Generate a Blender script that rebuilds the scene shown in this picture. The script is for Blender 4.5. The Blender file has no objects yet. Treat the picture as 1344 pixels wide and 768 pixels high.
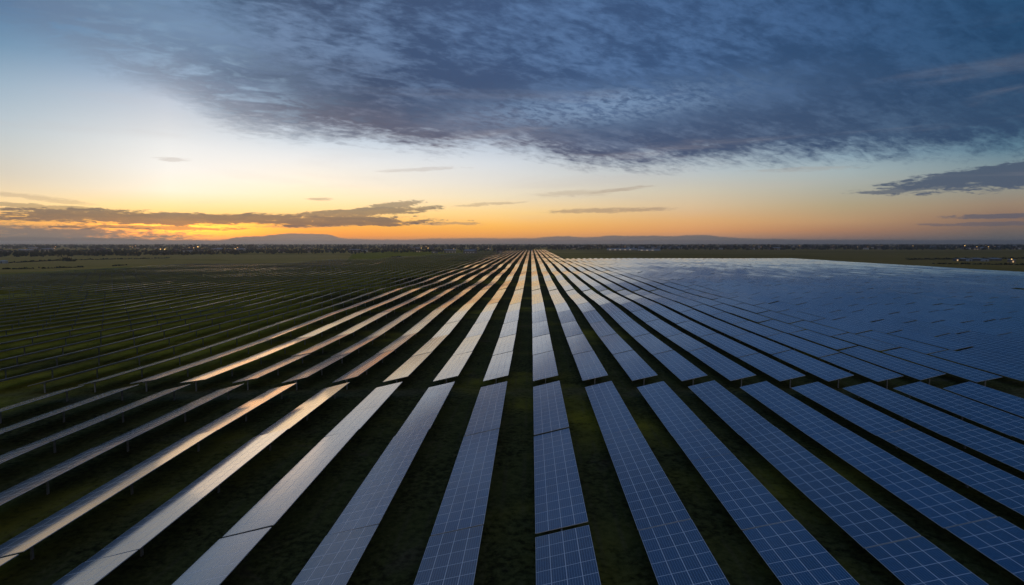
import bpy, bmesh, math, random
from math import radians as R, sin, cos, tan, pi, floor
from mathutils import Vector, Matrix, Euler

random.seed(11)
SC = bpy.context.scene
COL = SC.collection

# ------------------------------------------------------------------ camera
CAM_Z = 23.75
F_PX, IMG_W, IMG_H = 800.0, 1344.0, 768.0
PITCH, YAW = 4.645, 1.79
cam_d = bpy.data.cameras.new('camera')
cam = bpy.data.objects.new('camera', cam_d)
COL.objects.link(cam)
cam_d.sensor_width = 36.0
cam_d.lens = 36.0 * F_PX / IMG_W
cam_d.clip_start = 0.1
cam_d.clip_end = 90000.0
cam.location = (0, 0, CAM_Z)
cam.rotation_euler = (R(90 - PITCH), 0, R(YAW))
SC.camera = cam
CAM_ROT = Euler(cam.rotation_euler).to_matrix()


def measure(px, py):
    """direction in the photographed place of a point measured in the photograph"""
    return (CAM_ROT @ Vector(((px - IMG_W / 2) / F_PX, -(py - IMG_H / 2) / F_PX, -1.0))).normalized()


def azel(px, py):
    d = measure(px, py)
    return math.degrees(math.atan2(d.x, d.y)), math.degrees(math.asin(d.z))


def ground_at(px, py):
    d = measure(px, py)
    t = -CAM_Z / d.z
    return d.x * t, d.y * t


# ------------------------------------------------------------------ render / view
SC.render.engine = 'CYCLES'
SC.view_settings.view_transform = 'Standard'
SC.view_settings.look = 'None'
SC.view_settings.gamma = 1.0
SC.view_settings.use_curve_mapping = False
SC.view_settings.exposure = 0.0
SC.cycles.use_denoising = True
SC.cycles.max_bounces = 6
SC.cycles.diffuse_bounces = 2
SC.cycles.glossy_bounces = 3
SC.cycles.volume_bounces = 0
SC.cycles.caustics_reflective = False
SC.cycles.caustics_refractive = False


# ------------------------------------------------------------------ node expression helper
class Ex:
    """a shader socket (or number) with arithmetic"""
    def __init__(self, nt, s):
        self.nt, self.s = nt, s

    def _m(self, op, *a, clamp=False):
        n = self.nt.nodes.new('ShaderNodeMath')
        n.operation = op
        n.use_clamp = clamp
        for i, v in enumerate(a):
            if isinstance(v, Ex):
                self.nt.links.new(v.s, n.inputs[i])
            else:
                n.inputs[i].default_value = v
        return Ex(self.nt, n.outputs[0])

    def __add__(self, o): return self._m('ADD', self, o)
    __radd__ = __add__
    def __sub__(self, o): return self._m('SUBTRACT', self, o)
    def __rsub__(self, o): return self._m('SUBTRACT', o, self)
    def __mul__(self, o): return self._m('MULTIPLY', self, o)
    __rmul__ = __mul__
    def __truediv__(self, o): return self._m('DIVIDE', self, o)
    def __rtruediv__(self, o): return self._m('DIVIDE', o, self)
    def __neg__(self): return self._m('MULTIPLY', self, -1.0)
    def abs(self): return self._m('ABSOLUTE', self)
    def floor(self): return self._m('FLOOR', self)
    def frac(self): return self._m('FRACT', self)
    def max(self, o): return self._m('MAXIMUM', self, o)
    def min(self, o): return self._m('MINIMUM', self, o)
    def lt(self, o): return self._m('LESS_THAN', self, o)
    def gt(self, o): return self._m('GREATER_THAN', self, o)
    def pow(self, o): return self._m('POWER', self, o)
    def clamp(self): return self._m('ADD', self, 0.0, clamp=True)

    def smooth(self, a, b):
        n = self.nt.nodes.new('ShaderNodeMapRange')
        n.interpolation_type = 'SMOOTHSTEP'
        self.nt.links.new(self.s, n.inputs['Value'])
        n.inputs['From Min'].default_value = a
        n.inputs['From Max'].default_value = b
        return Ex(self.nt, n.outputs['Result'])

    def ramp(self, stops, lo, hi):
        """piecewise linear colour over [lo, hi]"""
        n = self.nt.nodes.new('ShaderNodeValToRGB')
        cr = n.color_ramp
        while len(cr.elements) > 1:
            cr.elements.remove(cr.elements[0])
        first = True
        for p, c in stops:
            q = (p - lo) / (hi - lo)
            if first:
                e = cr.elements[0]
                e.position = q
                first = False
            else:
                e = cr.elements.new(q)
            e.color = (*c, 1.0)
        v = (self - lo) / (hi - lo)
        self.nt.links.new(v.s, n.inputs[0])
        return n.outputs['Color']


def ex_mix(nt, f, a, b, blend='MIX'):
    n = nt.nodes.new('ShaderNodeMix')
    n.data_type = 'RGBA'
    n.blend_type = blend
    n.clamp_factor = True
    for v, s in ((f, n.inputs[0]), (a, n.inputs[6]), (b, n.inputs[7])):
        if isinstance(v, Ex):
            nt.links.new(v.s, s)
        elif isinstance(v, bpy.types.NodeSocket):
            nt.links.new(v, s)
        elif isinstance(v, (tuple, list)):
            s.default_value = (*v[:3], 1.0)
        else:
            s.default_value = v
    return n.outputs[2]


def ex_vec(nt, x, y, z):
    n = nt.nodes.new('ShaderNodeCombineXYZ')
    for i, v in enumerate((x, y, z)):
        if isinstance(v, Ex):
            nt.links.new(v.s, n.inputs[i])
        else:
            n.inputs[i].default_value = v
    return n.outputs[0]


def ex_noise(nt, vec, scale=1.0, detail=4.0, rough=0.5, dist=0.0, lac=2.0):
    n = nt.nodes.new('ShaderNodeTexNoise')
    nt.links.new(vec, n.inputs['Vector'])
    n.inputs['Scale'].default_value = scale
    n.inputs['Detail'].default_value = detail
    n.inputs['Roughness'].default_value = rough
    n.inputs['Distortion'].default_value = dist
    n.inputs['Lacunarity'].default_value = lac
    return Ex(nt, n.outputs[0])


def ex_sep(nt, vec):
    n = nt.nodes.new('ShaderNodeSeparateXYZ')
    nt.links.new(vec, n.inputs[0])
    return [Ex(nt, o) for o in n.outputs]


def lin(r, g, b, k=1.0):
    def f(c):
        c /= 255.0
        return c / 12.92 if c <= 0.04045 else ((c + 0.055) / 1.055) ** 2.4
    return (f(r) * k, f(g) * k, f(b) * k)


# ------------------------------------------------------------------ world: dusk sky with clouds
SUN_AZ, SUN_EL = azel(240, 306)
world = bpy.data.worlds.new('World')
SC.world = world
world.use_nodes = True
wt = world.node_tree
wt.nodes.clear()
w_out = wt.nodes.new('ShaderNodeOutputWorld')
w_bg = wt.nodes.new('ShaderNodeBackground')
wt.links.new(w_bg.outputs[0], w_out.inputs[0])
tc = wt.nodes.new('ShaderNodeTexCoord')
dirv = tc.outputs['Generated']
dx, dy, dz = ex_sep(wt, dirv)
el = dz._m('ARCSINE', dz.min(1.0).max(-1.0)) * (180 / pi)
az = dx._m('ARCTAN2', dx, dy) * (180 / pi)
elc = el.max(0.0)
# angular distance in azimuth from the sunset
cosd = (dx * sin(R(SUN_AZ)) + dy * cos(R(SUN_AZ))) / ((dx * dx + dy * dy).pow(0.5).max(0.001))
daz = dx._m('ARCCOSINE', cosd.min(0.99999).max(-0.99999)) * (180 / pi)

# clear-sky colour against height, for several compass bearings (bearing and height measured, colour by eye)
columns = [
    (-180, [(0, (110, 104, 108)), (6, (140, 126, 124)), (20, (112, 116, 128)), (60, (70, 92, 124)), (90, (20, 54, 104))], 1),  # unseen sky behind the camera, raised and warmed to light the ground
    (-95, [(0, (96, 92, 96)), (3, (150, 130, 112)), (7, (140, 146, 152)), (14, (96, 122, 150)), (30, (56, 88, 128)), (90, (20, 54, 104))], 1),
    (12, [(318, (140, 122, 104)), (300, (200, 150, 96)), (285, (236, 178, 96)), (268, (250, 216, 156)), (250, (232, 212, 176)), (230, (214, 206, 188)), (200, (200, 204, 200)),
          (160, (182, 197, 206)), (110, (154, 178, 197)), (60, (114, 149, 178)), (0, (80, 119, 158)), (-300, (46, 78, 122))], 0),
    (225, [(318, (200, 140, 90)), (305, (255, 168, 68)), (288, (255, 200, 100)), (270, (255, 226, 160)), (250, (250, 240, 216)), (220, (240, 239, 233)), (190, (228, 231, 231)),
           (160, (208, 214, 220)), (130, (188, 200, 215)), (105, (160, 180, 204)), (60, (122, 152, 184)), (0, (98, 132, 168)), (-300, (52, 84, 130))], 0),
    (408, [(318, (190, 130, 90)), (308, (246, 154, 66)), (295, (250, 176, 78)), (275, (255, 216, 148)), (258, (254, 230, 186)), (240, (246, 234, 212)), (210, (227, 227, 225)),
           (185, (203, 214, 224)), (120, (150, 176, 206)), (0, (108, 142, 182)), (-300, (54, 86, 134))], 0),
    (648, [(318, (180, 130, 96)), (308, (232, 158, 80)), (297, (243, 178, 84)), (280, (242, 203, 132)), (260, (230, 214, 182)), (240, (218, 213, 203)), (215, (206, 211, 216)),
           (190, (182, 195, 211)), (120, (124, 152, 190)), (0, (92, 126, 172)), (-300, (48, 80, 128))], 0),
    (908, [(318, (136, 116, 106)), (303, (208, 147, 96)), (290, (217, 167, 111)), (270, (212, 187, 151)), (250, (202, 194, 174)), (225, (182, 192, 196)), (200, (160, 176, 190)),
           (120, (108, 138, 176)), (0, (78, 112, 158)), (-300, (40, 70, 116))], 0),
    (1108, [(318, (100, 94, 95)), (303, (158, 117, 91)), (290, (177, 142, 106)), (270, (171, 156, 126)), (250, (166, 166, 153)), (225, (160, 175, 178)), (205, (138, 162, 177)),
            (120, (88, 118, 154)), (0, (58, 92, 136)), (-300, (34, 62, 104))], 0),
    (1308, [(318, (76, 82, 89)), (305, (102, 93, 89)), (285, (133, 107, 92)), (270, (147, 127, 107)), (250, (142, 141, 131)), (222, (124, 142, 148)), (195, (94, 128, 147)),
            (120, (52, 88, 120)), (0, (28, 68, 104)), (-300, (26, 52, 90))], 0),
    (95, [(0, (66, 74, 84)), (3, (92, 92, 96)), (8, (84, 104, 124)), (20, (44, 74, 108)), (90, (20, 54, 104))], 1),
    (180, [(0, (110, 104, 108)), (6, (140, 126, 124)), (20, (112, 116, 128)), (60, (70, 92, 124)), (90, (20, 54, 104))], 1)]  # same raised back sky, closing the circle
clear, last = None, None
for key, stops, absolute in columns:
    if absolute:
        bearing, st = key, [(e, lin(*c)) for e, c in stops]
    else:
        bearing = azel(key, 319)[0]
        st = sorted((max(0.0, azel(key, y)[1]), lin(*c)) for y, c in stops)
    col = elc.ramp(st, 0, 90)
    if clear is None:
        clear = col
    else:
        clear = ex_mix(wt, ((az - last) / (bearing - last)).clamp(), clear, col)
    last = bearing

# the sky texture lends its own scattering to the clear sky
nish = wt.nodes.new('ShaderNodeTexSky')
nish.sky_type = 'NISHITA'
nish.sun_disc = False
nish.sun_elevation = R(2.0)
nish.sun_rotation = R(SUN_AZ)
nish.air_density = 1.3
nish.dust_density = 1.5
nish_s = ex_mix(wt, 1.0, nish.outputs[0], (0.05, 0.05, 0.05), 'MULTIPLY')
clear = ex_mix(wt, 0.06, clear, nish_s, 'ADD')

# the haze near the ground swallows part of the low sky: it is that much brighter beyond
low = elc._m('EXPONENT', elc * (-1.0 / 1.4)) * 0.25 + elc._m('EXPONENT', elc * (-1.0 / 9.0)) * 0.08 + 1.0
clear = ex_mix(wt, 1.0, clear, ex_vec(wt, low, low, low), 'MULTIPLY')

band = el.smooth(0.8, 2.5) * el.smooth(11.0, 7.0) * az.smooth(12, -6) * az.smooth(-40, -18) * 0.09 + 1.0
clear = ex_mix(wt, 1.0, clear, ex_vec(wt, band, band, band), 'MULTIPLY')

# glow of the hidden sun
gl = az._m('EXPONENT', (-1.0 * ((az - SUN_AZ).abs() / 6.5).pow(2.0) - ((el - 1.15).abs() / 0.8).pow(2.0)))
clear = ex_mix(wt, gl, clear, lin(255, 152, 36, 1.6), 'ADD')

# cloud deck: flat layer overhead, seen in perspective
zz = dz.max(0.0) + 0.25
pxs, pys = dx / zz, dy / zz
deck_v = ex_vec(wt, pxs, pys, 0.0)
ca, sa_ = cos(R(28)), sin(R(28))
ru, rv = pxs * ca + pys * sa_, pys * ca - pxs * sa_
n_big = ex_noise(wt, ex_vec(wt, ru * 0.55, rv * 1.0, 3.1), 2.4, 5, 0.55)
n_mid = ex_noise(wt, ex_vec(wt, ru * 0.6, rv * 1.25, 7.7), 12.0, 6, 0.6, 0.5)
n_fine = ex_noise(wt, ex_vec(wt, ru * 0.75, rv * 1.2, 1.3), 34.0, 5, 0.62, 0.3)

edge_px = [(-300, -40), (-120, -4), (0, 34), (60, 58), (130, 90), (200, 120), (250, 140), (300, 166), (380, 178), (480, 182), (560, 194), (640, 190), (715, 202),
           (770, 216), (850, 218), (950, 210), (1060, 206), (1180, 202), (1344, 192), (1500, 180)]
fc = wt.nodes.new('ShaderNodeFloatCurve')
cv = fc.mapping.curves[0]
AZ0, AZ1, ELM = -90.0, 90.0, 60.0
pts = [(az_, max(0.0, e_)) for az_, e_ in (azel(*p) for p in edge_px)]
pts = [(-90.0, 55.0)] + [p for p in pts if p[0] > -80] + [(90.0, 12.0)]
pts.sort()
while len(cv.points) < len(pts):
    cv.points.new(0.5, 0.5)
for p, (a_, e_) in zip(cv.points, pts):
    p.location = ((a_ - AZ0) / (AZ1 - AZ0), min(1.0, e_ / ELM))
    p.handle_type = 'AUTO_CLAMPED'
fc.mapping.update()
v_az = ((az - AZ0) / (AZ1 - AZ0)).clamp()
wt.links.new(v_az.s, fc.inputs['Value'])
edge = Ex(wt, fc.outputs[0]) * ELM
over = (el - edge) + (n_mid - 0.5) * 3.4 + (n_fine - 0.5) * 2.2
left_soft = az.smooth(-42, -18)            # the left flank thins out into wisps
d_edge = over.smooth(-0.9, 1.5) * left_soft + over.smooth(-1.6, 5.5) * (1.0 - left_soft)
body = (n_mid * 0.46 + n_fine * 0.30 + n_big * 0.46).smooth(0.45, 0.70)
bright_band = (-1.0 * ((az - azel(790, 140)[0]).abs() / 12.0).pow(2.0) - ((el - azel(790, 140)[1] - (az - azel(790, 140)[0]) * 0.06).abs() / 1.5).pow(2.0))
bright_band = gl._m('EXPONENT', bright_band)
bright_two = gl._m('EXPONENT', (-1.0 * ((az - azel(240, 90)[0]).abs() / 10.0).pow(2.0) - ((el - azel(240, 85)[1] - (az - azel(240, 85)[0]) * -0.35).abs() / 3.6).pow(2.0)))
dens = d_edge * (0.84 + body * 0.16 - bright_band * 0.34 * n_fine.smooth(0.35, 0.6) - bright_two * 0.25 * n_mid.smooth(0.4, 0.6))
left_thin = 1.0 - (1.0 - az.smooth(-44, -12)) * 0.24
dens = (dens * left_thin - (1.0 - az.smooth(-40, -16)) * n_mid.smooth(0.48, 0.68) * 0.4).clamp()
deck_dark = az.ramp([(-60, lin(84, 112, 142)), (-32, lin(70, 94, 120)), (-22, lin(66, 82, 110)), (-4, lin(64, 86, 122)), (12, lin(58, 84, 122)), (24, lin(48, 76, 112)), (40, lin(32, 66, 100)), (75, lin(30, 54, 88))], -60, 75)
deck_lite = az.ramp([(-60, lin(126, 156, 186)), (-32, lin(122, 150, 182)), (-22, lin(110, 132, 164)), (-4, lin(90, 118, 158)), (12, lin(82, 114, 158)), (24, lin(64, 96, 138)), (40, lin(38, 78, 114)), (75, lin(36, 64, 100))], -60, 75)
deck_c = ex_mix(wt, body, deck_lite, deck_dark)
# warm light under the deck's lower rim on the sunset side
warm = over.smooth(4.5, 0.2) * daz.smooth(60, 12)
deck_c = ex_mix(wt, over.smooth(9.0, 1.0) * 0.55, deck_c, az.ramp([(-40, lin(104, 108, 118)), (-15, lin(74, 78, 96)), (5, lin(74, 84, 106)), (20, lin(74, 88, 112)), (45, lin(54, 78, 106))], -40, 45))
deck_c = ex_mix(wt, warm * 0.3, deck_c, lin(134, 112, 112))
# toward the zenith the deck is plain and dim; behind, brightened to light the ground
deck_c = ex_mix(wt, el.smooth(22, 46), deck_c, lin(36, 76, 128))
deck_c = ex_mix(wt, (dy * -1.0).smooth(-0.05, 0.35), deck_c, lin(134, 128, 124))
deck_c = ex_mix(wt, bright_band * (n_fine * 0.6 + n_mid * 0.4).smooth(0.36, 0.66) * 0.85, deck_c, lin(122, 150, 184))
deck_c = ex_mix(wt, bright_two * (n_fine * 0.4 + n_mid * 0.6).smooth(0.42, 0.66) * 0.8, deck_c, lin(158, 184, 208))
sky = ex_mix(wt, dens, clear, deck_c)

# low streaks and wisps near the horizon: (px, py, half length, half height, slope, strength)
ang = 180 / pi / F_PX
w1 = ex_noise(wt, ex_vec(wt, az * 0.16, el * 0.95, 0.0), 1.0, 6, 0.62, 0.2)
w2 = ex_noise(wt, ex_vec(wt, az * 0.5, el * 2.6, 4.0), 1.0, 5, 0.65, 0.6)
w3 = ex_noise(wt, ex_vec(wt, az * 1.3, el * 6.0, 2.0), 1.0, 5, 0.65, 0.8)
streaks = [
    (190, 299, 110, 2.6, 0.0, 0.8, 'a'), (90, 274, 90, 3.2, -0.05, 0.6, 'a'), (400, 297, 90, 2.2, 0.02, 0.5, 'c'),
    (300, 288, 280, 8, 0.0, 1.0, 'a'), (150, 285, 120, 9, -0.03, 1.0, 'a'), (340, 289, 190, 6, 0.03, 0.95, 'a'), (475, 279, 105, 6.5, 0.07, 0.9, 'a'),
    (515, 269, 40, 5, 0.12, 0.8, 'a'), (50, 260, 60, 3.5, -0.1, 0.4, 'c'),
    (0, 310, 200, 15, 0.0, 1.0, 'b'), (590, 294, 60, 3, 0.0, 0.75, 'c'), (640, 268, 55, 2.5, 0.06, 0.5, 'c'), (420, 262, 20, 2.5, 0.0, 0.6, 'c'),
    (795, 276, 100, 4.2, 0.02, 0.75, 'c'), (815, 249, 50, 2.5, 0.09, 0.55, 'c'), (750, 254, 60, 5, 0.03, 0.35, 'c'), (560, 222, 60, 3, 0.05, 0.3, 'c'), (228, 209, 22, 3, 0.0, 0.35, 'c'),
    (1310, 228, 118, 11, 0.10, 1.0, 'd'), (1345, 236, 112, 11, 0.06, 1.0, 'd'), (1225, 247, 85, 2.8, 0.03, 0.8, 'd'), (1330, 283, 60, 3, 0.0, 0.7, 'd'), (1290, 294, 70, 2.5, 0.0, 0.5, 'd'), (1050, 222, 70, 3, 0.0, 0.25, 'c')]
acc = {}
for px, py, hx, hy, sl, st, key in streaks:
    a0, e0 = azel(px, py)
    rx, ry = hx * ang, hy * ang
    ua = (az - a0)
    q = (ua / rx).abs().pow(2.0) + ((el - e0 - ua * sl + (w1 - 0.5) * (0.5 + ry * 0.55)) / ry).abs().pow(2.0)
    m = (1.0 - q + (w1 - 0.5) * 1.5 + (w2 - 0.5) * 1.9 + (w3 - 0.5) * 1.7).smooth(0.0, 0.55 if key in 'ad' else 0.9) * st
    acc[key] = m if key not in acc else acc[key].max(m)
s_cols = {
    'a': ex_mix(wt, w2.smooth(0.35, 0.65), lin(124, 104, 92), lin(96, 90, 92)),
    'b': lin(122, 116, 112), 'c': lin(158, 134, 116), 'd': lin(72, 86, 108)}
for key in ('c', 'b', 'a', 'd'):
    sky = ex_mix(wt, acc[key] * {'a': 0.84, 'b': 0.9, 'c': 0.8, 'd': 0.9}[key], sky, s_cols[key])
# a far bank of grey cloud sits on the horizon, ragged along its top
bank_px = [(-300, 6), (-60, 8), (120, 7), (225, 4), (285, 4), (312, 8), (350, 9.5), (385, 12.5), (428, 11.5), (452, 6), (520, 4.5), (600, 6.5), (690, 6), (742, 9), (775, 7.5), (805, 9.5),
           (860, 9.5), (885, 9), (908, 10.5), (940, 9), (985, 6), (1070, 4.5), (1200, 4), (1400, 3.5), (1700, 3)]
fb = wt.nodes.new('ShaderNodeFloatCurve')
bc = fb.mapping.curves[0]
bpts = [(azel(px, 319)[0], azel(px, 319 - h_)[1]) for px, h_ in bank_px]
bpts = [(-90.0, 0.4)] + bpts + [(90.0, 0.3)]
while len(bc.points) < len(bpts):
    bc.points.new(0.5, 0.5)
for p, (a_, e_) in zip(bc.points, bpts):
    p.location = ((a_ - AZ0) / (AZ1 - AZ0), min(1.0, e_ / 2.0))
    p.handle_type = 'AUTO_CLAMPED'
fb.mapping.update()
wt.links.new(v_az.s, fb.inputs['Value'])
bank = (Ex(wt, fb.outputs[0]) * 2.0 - el + (w2 - 0.5) * 0.20 + (w3 - 0.5) * 0.16).smooth(-0.06, 0.07)
bank_c = az.ramp([(-60, lin(104, 102, 104)), (-30, lin(126, 112, 102)), (-20, lin(138, 128, 120)), (-8, lin(150, 126, 112)), (3, lin(124, 114, 110)), (14, lin(112, 108, 108)), (25, lin(94, 94, 98)), (45, lin(76, 82, 90))], -60, 45)
sky = ex_mix(wt, bank * 0.93, sky, bank_c)
# faint high streaks
cir = ex_noise(wt, ex_vec(wt, az * 0.045, el * 0.42, 9.0), 1.0, 6, 0.6, 0.5).smooth(0.5, 0.8) * el.smooth(1.0, 4.0) * el.smooth(17, 9)
sky = ex_mix(wt, cir * 0.28, sky, lin(196, 184, 178))
wt.links.new(sky, w_bg.inputs['Color'])
w_bg.inputs['Strength'].default_value = 1.0

sun_d = bpy.data.lights.new('sun', 'SUN')
sun_d.energy = 0.05
sun_d.angle = R(14)
sun_d.color = (1.0, 0.66, 0.36)
sun = bpy.data.objects.new('sun', sun_d)
COL.objects.link(sun)
sd = Vector((sin(R(SUN_AZ)) * cos(R(2.0)), cos(R(SUN_AZ)) * cos(R(2.0)), sin(R(2.0))))
sun.rotation_euler = sd.to_track_quat('Z', 'Y').to_euler()
sun.location = (-40, 60, 60)


# ------------------------------------------------------------------ materials
def new_mat(name):
    m = bpy.data.materials.new(name)
    m.use_nodes = True
    nt = m.node_tree
    b = nt.nodes['Principled BSDF']
    return m, nt, b


def plain(name, c, rough=0.7, metal=0.0, var=0.25, scale=3.0):
    m, nt, b = new_mat(name)
    t = nt.nodes.new('ShaderNodeTexCoord')
    n = ex_noise(nt, t.outputs['Object'], scale, 4, 0.6)
    lo = tuple(v * (1 - var) for v in c)
    hi = tuple(min(1, v * (1 + var)) for v in c)
    nt.links.new(ex_mix(nt, n.smooth(0.3, 0.7), lo, hi), b.inputs['Base Color'])
    b.inputs['Roughness'].default_value = rough
    b.inputs['Metallic'].default_value = metal
    return m


MOD_L, MOD_W = 1.67, 1.04          # one module, long side along the row
N_ACROSS = 4
TAB_W = N_ACROSS * MOD_W
TILT = 13.8


def glass_material():
    m, nt, b = new_mat('panel_glass')
    uvn = nt.nodes.new('ShaderNodeUVMap')
    uvn.uv_map = 'UVMap'
    u, v, _ = ex_sep(nt, uvn.outputs[0])
    oi = nt.nodes.new('ShaderNodeObjectInfo')
    rnd = Ex(nt, oi.outputs['Random'])
    mu, mv = u / MOD_L, v / MOD_W
    du = ((mu + 0.5).frac() - 0.5).abs() * MOD_L
    dv = ((mv + 0.5).frac() - 0.5).abs() * MOD_W
    frame = du.lt(0.024).max(dv.lt(0.024))
    # cells: ten along, six across
    cu, cvv = mu.frac() * 10.0, mv.frac() * 6.0
    gu = ((cu + 0.5).frac() - 0.5).abs()
    gv = ((cvv + 0.5).frac() - 0.5).abs()
    gap = gu.lt(0.022) * 0.55
    gap = gap.max(gv.lt(0.052) * 0.85)
    bus = (((cvv * 3.0) + 0.5).frac() - 0.5).abs().lt(0.045) * 0.2
    gap = gap.max(bus)
    wn = nt.nodes.new('ShaderNodeTexWhiteNoise')
    wn.noise_dimensions = '3D'
    nt.links.new(ex_vec(nt, (mu * 10.0).floor(), (mv * 6.0).floor(), rnd * 91.0), wn.inputs['Vector'])
    cellr = Ex(nt, wn.outputs['Value'])
    wm = nt.nodes.new('ShaderNodeTexWhiteNoise')
    wm.noise_dimensions = '3D'
    nt.links.new(ex_vec(nt, mu.floor(), mv.floor(), rnd * 57.0), wm.inputs['Vector'])
    modr = Ex(nt, wm.outputs['Value'])
    c0 = ex_mix(nt, modr, (0.000, 0.036, 0.098), (0.000, 0.064, 0.165))
    c1 = ex_mix(nt, (cellr - 0.5) * 0.5 + 0.4, c0, (0.001, 0.085, 0.22))
    tone = rnd * 0.4 + 0.8
    c1 = ex_mix(nt, 1.0, c1, ex_vec(nt, tone, tone, tone), 'MULTIPLY')
    c2 = ex_mix(nt, gap, c1, (0.30, 0.48, 0.64))
    c3 = ex_mix(nt, frame, c2, (0.74, 0.84, 0.92))
    # dust film: uneven patches that keep to the pane
    t = nt.nodes.new('ShaderNodeTexCoord')
    g = nt.nodes.new('ShaderNodeNewGeometry')
    dust = ex_noise(nt, g.outputs['Position'], 0.25, 3, 0.5).smooth(0.45, 0.75)
    c4 = ex_mix(nt, dust * 0.05 + 0.004 + (0.22 - mv.frac()).max(0.0) * modr * 0.9, c3, (0.24, 0.23, 0.22))
    nt.links.new(c4, b.inputs['Base Color'])
    # clear float-glass coat over the textured, satin cell layer
    rg = 0.085 + dust * 0.04 + frame * 0.15
    nt.links.new(rg.s, b.inputs['Coat Roughness'])
    nt.links.new((1.0 - frame * 0.75).s, b.inputs['Coat Weight'])
    b.inputs['Coat IOR'].default_value = 1.5
    b.inputs['Roughness'].default_value = 0.36
    b.inputs['IOR'].default_value = 1.34
    # modules are never quite coplanar, panes never quite flat
    add = nt.nodes.new('ShaderNodeVectorMath')
    add.operation = 'MULTIPLY_ADD'
    cent = nt.nodes.new('ShaderNodeVectorMath')
    cent.operation = 'SUBTRACT'
    nt.links.new(wm.outputs['Color'], cent.inputs[0])
    cent.inputs[1].default_value = (0.5, 0.5, 0.5)
    nt.links.new(cent.outputs[0], add.inputs[0])
    add.inputs[1].default_value = (0.0008, 0.0012, 0.0)
    nt.links.new(g.outputs['Normal'], add.inputs[2])
    nz = nt.nodes.new('ShaderNodeTexNoise')
    nt.links.new(g.outputs['Position'], nz.inputs['Vector'])
    nz.inputs['Scale'].default_value = 0.11
    nz.inputs['Detail'].default_value = 2.0
    cent2 = nt.nodes.new('ShaderNodeVectorMath')
    cent2.operation = 'SUBTRACT'
    nt.links.new(nz.outputs['Color'], cent2.inputs[0])
    cent2.inputs[1].default_value = (0.5, 0.5, 0.5)
    add2 = nt.nodes.new('ShaderNodeVectorMath')
    add2.operation = 'MULTIPLY_ADD'
    nt.links.new(cent2.outputs[0], add2.inputs[0])
    add2.inputs[1].default_value = (0.006, 0.006, 0.0)
    nt.links.new(add.outputs[0], add2.inputs[2])
    nrm = nt.nodes.new('ShaderNodeVectorMath')
    nrm.operation = 'NORMALIZE'
    nt.links.new(add2.outputs[0], nrm.inputs[0])
    nt.links.new(nrm.outputs[0], b.inputs['Normal'])
    nt.links.new(nrm.outputs[0], b.inputs['Coat Normal'])
    return m


M_GLASS = glass_material()
M_RIM = plain('anodised_aluminium', (0.62, 0.64, 0.66), 0.45, 0.35, 0.12, 1.5)
M_BACK = plain('panel_backsheet', (0.10, 0.105, 0.11), 0.7, 0, 0.15, 0.6)
M_STEEL = plain('galvanised_steel', (0.34, 0.36, 0.38), 0.5, 0.5, 0.25, 2.0)


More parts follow.
